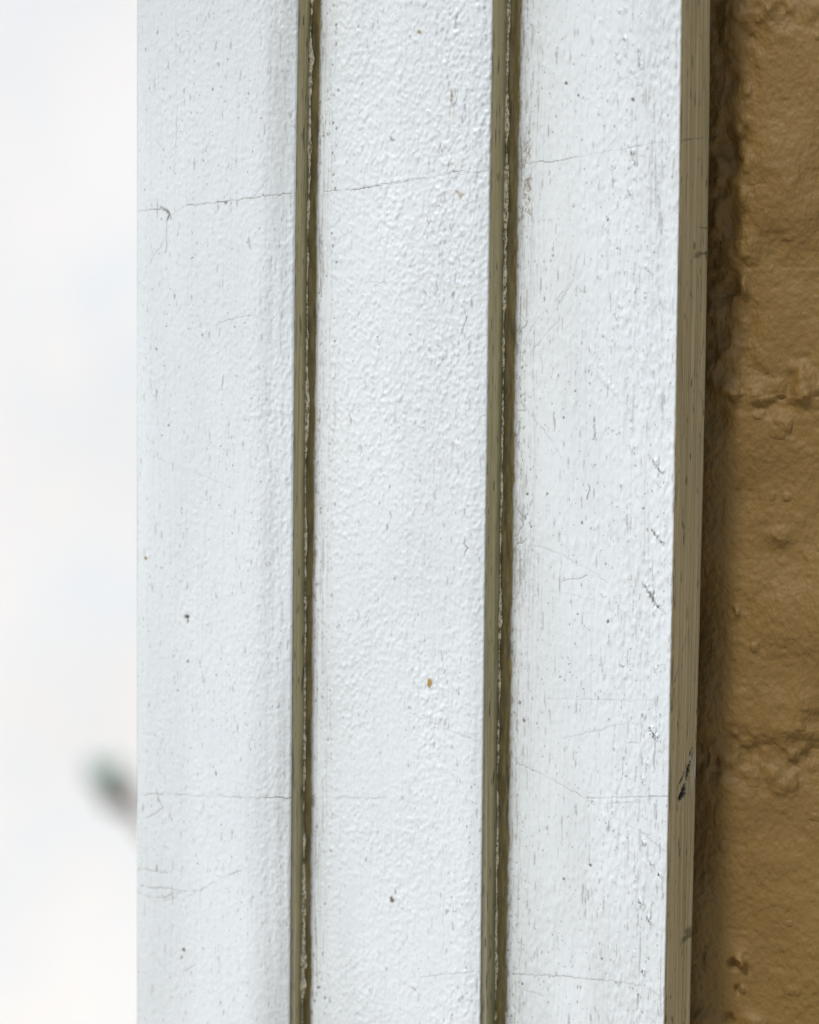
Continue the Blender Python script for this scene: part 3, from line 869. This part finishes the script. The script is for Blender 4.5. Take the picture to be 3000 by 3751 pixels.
for k in range(k0, k1):
    z0 = zj2 + k*pitch_z + JT/2; z1 = zj2 + (k+1)*pitch_z - JT/2
    off = xj - 0.075*((1-k) % 3)
    for q in range(-1, 4):
        x0 = off + q*(BW+JT) + JT/2; x1 = x0+BW
        if x0 < XL+0.010: x0 = XL+0.010
        if x1-x0 < 0.02: continue
        if x0 > 0.62: continue
        patch('brick', x0, x1, z0, z1, M_BRICK, wall)
zlo, zhi = zj2+k0*pitch_z, zj2+k1*pitch_z
patch('mortar', XL+0.012, 0.66, zlo, zhi, M_MORTAR, wall, brick=False)
# body of the wall
yb0, yb1 = YW+0.012, YW+0.20
v = [(x, y, z) for z in (zlo, zhi) for (x, y) in ((XL+0.012, yb0), (0.66, yb0), (0.66, yb1), (XL+0.012, yb1))]
raw_mesh('wall_body', v, [(0, 1, 2, 3), (7, 6, 5, 4), (0, 4, 5, 1), (1, 5, 6, 2), (2, 6, 7, 3), (3, 7, 4, 0)], M_MORTAR, wall)

# ------------------------------------------------------------------ far background on the left
def far_point(u, v, depth):
    d = FWD + RIGHT*((u-W/2)/FPX) - UP*((v-H/2)/FPX)
    return CAM + d*depth
m_far, t_, b_ = new_mat('white_render')
n_ = noise_tex(t_, 5, (1, 1, 1), 2)
c_ = mixc(t_, ramp(t_, n_, 0.4, 0.62), (0.83, 0.865, 0.885), (0.90, 0.893, 0.88))
t_.links.new(c_, b_.inputs['Base Color'])
b_.inputs['Roughness'].default_value = 0.8
bump(t_, b_, noise_tex(t_, 30, (1, 1, 1), 4), 0.2, 0.01)
ctr = far_point(250, 1875, 3.4)
xs = np.linspace(ctr.x-6.0, ctr.x+4.0, 90); zs = np.linspace(-1.0, ctr.z+2.5, 70)
X, Z = np.meshgrid(xs, zs)
Yf = ctr.y - 0.010*vnoise(X, Z, 0.35, 60)
far = grid_mesh('rendered_wall', np.stack((X, Yf, Z), -1), m_far)
tag(far, 'bright white sunlit wall far out of focus behind the left edge', 'background wall')

# unseen ground under the walls, added pale to bounce light up
m_gr, t_, b_ = new_mat('pale_bounce_ground')
c_ = mixc(t_, noise_tex(t_, 8, detail=6), (0.56, 0.49, 0.39), (0.66, 0.58, 0.47)); t_.links.new(c_, b_.inputs['Base Color'])
b_.inputs['Roughness'].default_value = 0.9
bump(t_, b_, noise_tex(t_, 120, detail=5), 0.5, 0.01)
gr = raw_mesh('ground', [(-40, -40, -1.0), (40, -40, -1.0), (40, 40, -1.0), (-40, 40, -1.0)], [(0, 1, 2, 3)], m_gr)
tag(gr, kind='structure')

# sprig with a brown seed head hanging in front of it
m_leaf, t_, b_ = new_mat('blue_green_leaf')
c_ = mixc(t_, noise_tex(t_, 60), (0.20, 0.33, 0.27), (0.28, 0.42, 0.36)); t_.links.new(c_, b_.inputs['Base Color'])
b_.inputs['Roughness'].default_value = 0.5
m_bud, t_, b_ = new_mat('brown_seed_head')
c_ = mixc(t_, noise_tex(t_, 80), (0.040, 0.026, 0.010), (0.10, 0.070, 0.030)); t_.links.new(c_, b_.inputs['Base Color'])
m_stem, t_, b_ = new_mat('dry_stem')
c_ = mixc(t_, noise_tex(t_, 80), (0.40, 0.34, 0.27), (0.52, 0.46, 0.38)); t_.links.new(c_, b_.inputs['Base Color'])
DEP = 3.0
PXM = DEP/FPX
base = far_point(520, 3130, DEP)
plant = empty('plant_sprig', tuple(base))
tag(plant, 'blurred dark green sprig with brown seed head low beside the board', 'plant')
def tube(name, pts, rads, mat, parent, ns=7):
    P = []
    for i, p in enumerate(pts):
        a = pts[min(i+1, len(pts)-1)]-pts[max(i-1, 0)]
        a.normalize()
        s_ = a.cross(Vector((0, 1, 0))).normalized(); q = a.cross(s_)
        P.append([tuple(p + (s_*math.cos(t)+q*math.sin(t))*rads[i]) for t in np.linspace(0, 2*math.pi, ns)])
    return grid_mesh(name, np.array(P), mat, parent)
fp = lambda u, v, dd=0: far_point(u, v, DEP+dd)
tube('stem', [fp(900, 3700), fp(760, 3400), fp(620, 3130), fp(510, 2990), fp(430, 2900)], [0.013, 0.012, 0.011, 0.011, 0.008], m_stem, plant)
def seed_head(u, v, r):
    n, m_ = 12, 14
    c = fp(u, v, -0.01)
    P = []
    for i in range(n+1):
        ph = math.pi*i/n
        P.append([tuple(c + RIGHT*(math.sin(ph)*math.cos(t)*r*1.15*(1+0.12*math.sin(5*t+i))) + UP*(math.cos(ph)*r) + FWD*(math.sin(ph)*math.sin(t)*r)) for t in np.linspace(0, 2*math.pi, m_)])
    return grid_mesh('seed_head', np.array(P), m_bud, plant)
seed_head(438, 2915, 0.0165)
def leaf(u, v, ang, ln, wd):
    a = fp(u, v, -0.005)
    d = RIGHT*math.cos(ang)+UP*math.sin(ang); s_ = RIGHT*(-math.sin(ang))+UP*math.cos(ang)
    P = []
    for i in range(9):
        t = i/8
        w_ = wd*math.sin(math.pi*min(1, t*0.95+0.05))**0.7
        cc = a + d*(ln*t) - FWD*(0.012*math.sin(t*2.5))
        P.append([tuple(cc + s_*(w_*k) + FWD*(0.004*abs(k))) for k in (-1, -0.5, 0, 0.5, 1)])
    o = grid_mesh('leaf', np.array(P), m_leaf, plant)
    so = o.modifiers.new('thickness', 'SOLIDIFY'); so.thickness = 0.0008
r = random.Random(3)
for (u, v, a, ln, wd) in ((425, 2890, 2.30, 0.055, 0.011), (420, 2880, 2.75, 0.038, 0.010), (430, 2870, 1.75, 0.036, 0.011),
                          (440, 2920, 3.4, 0.020, 0.010)):
    leaf(u, v, a, ln*0.85, wd*0.85)
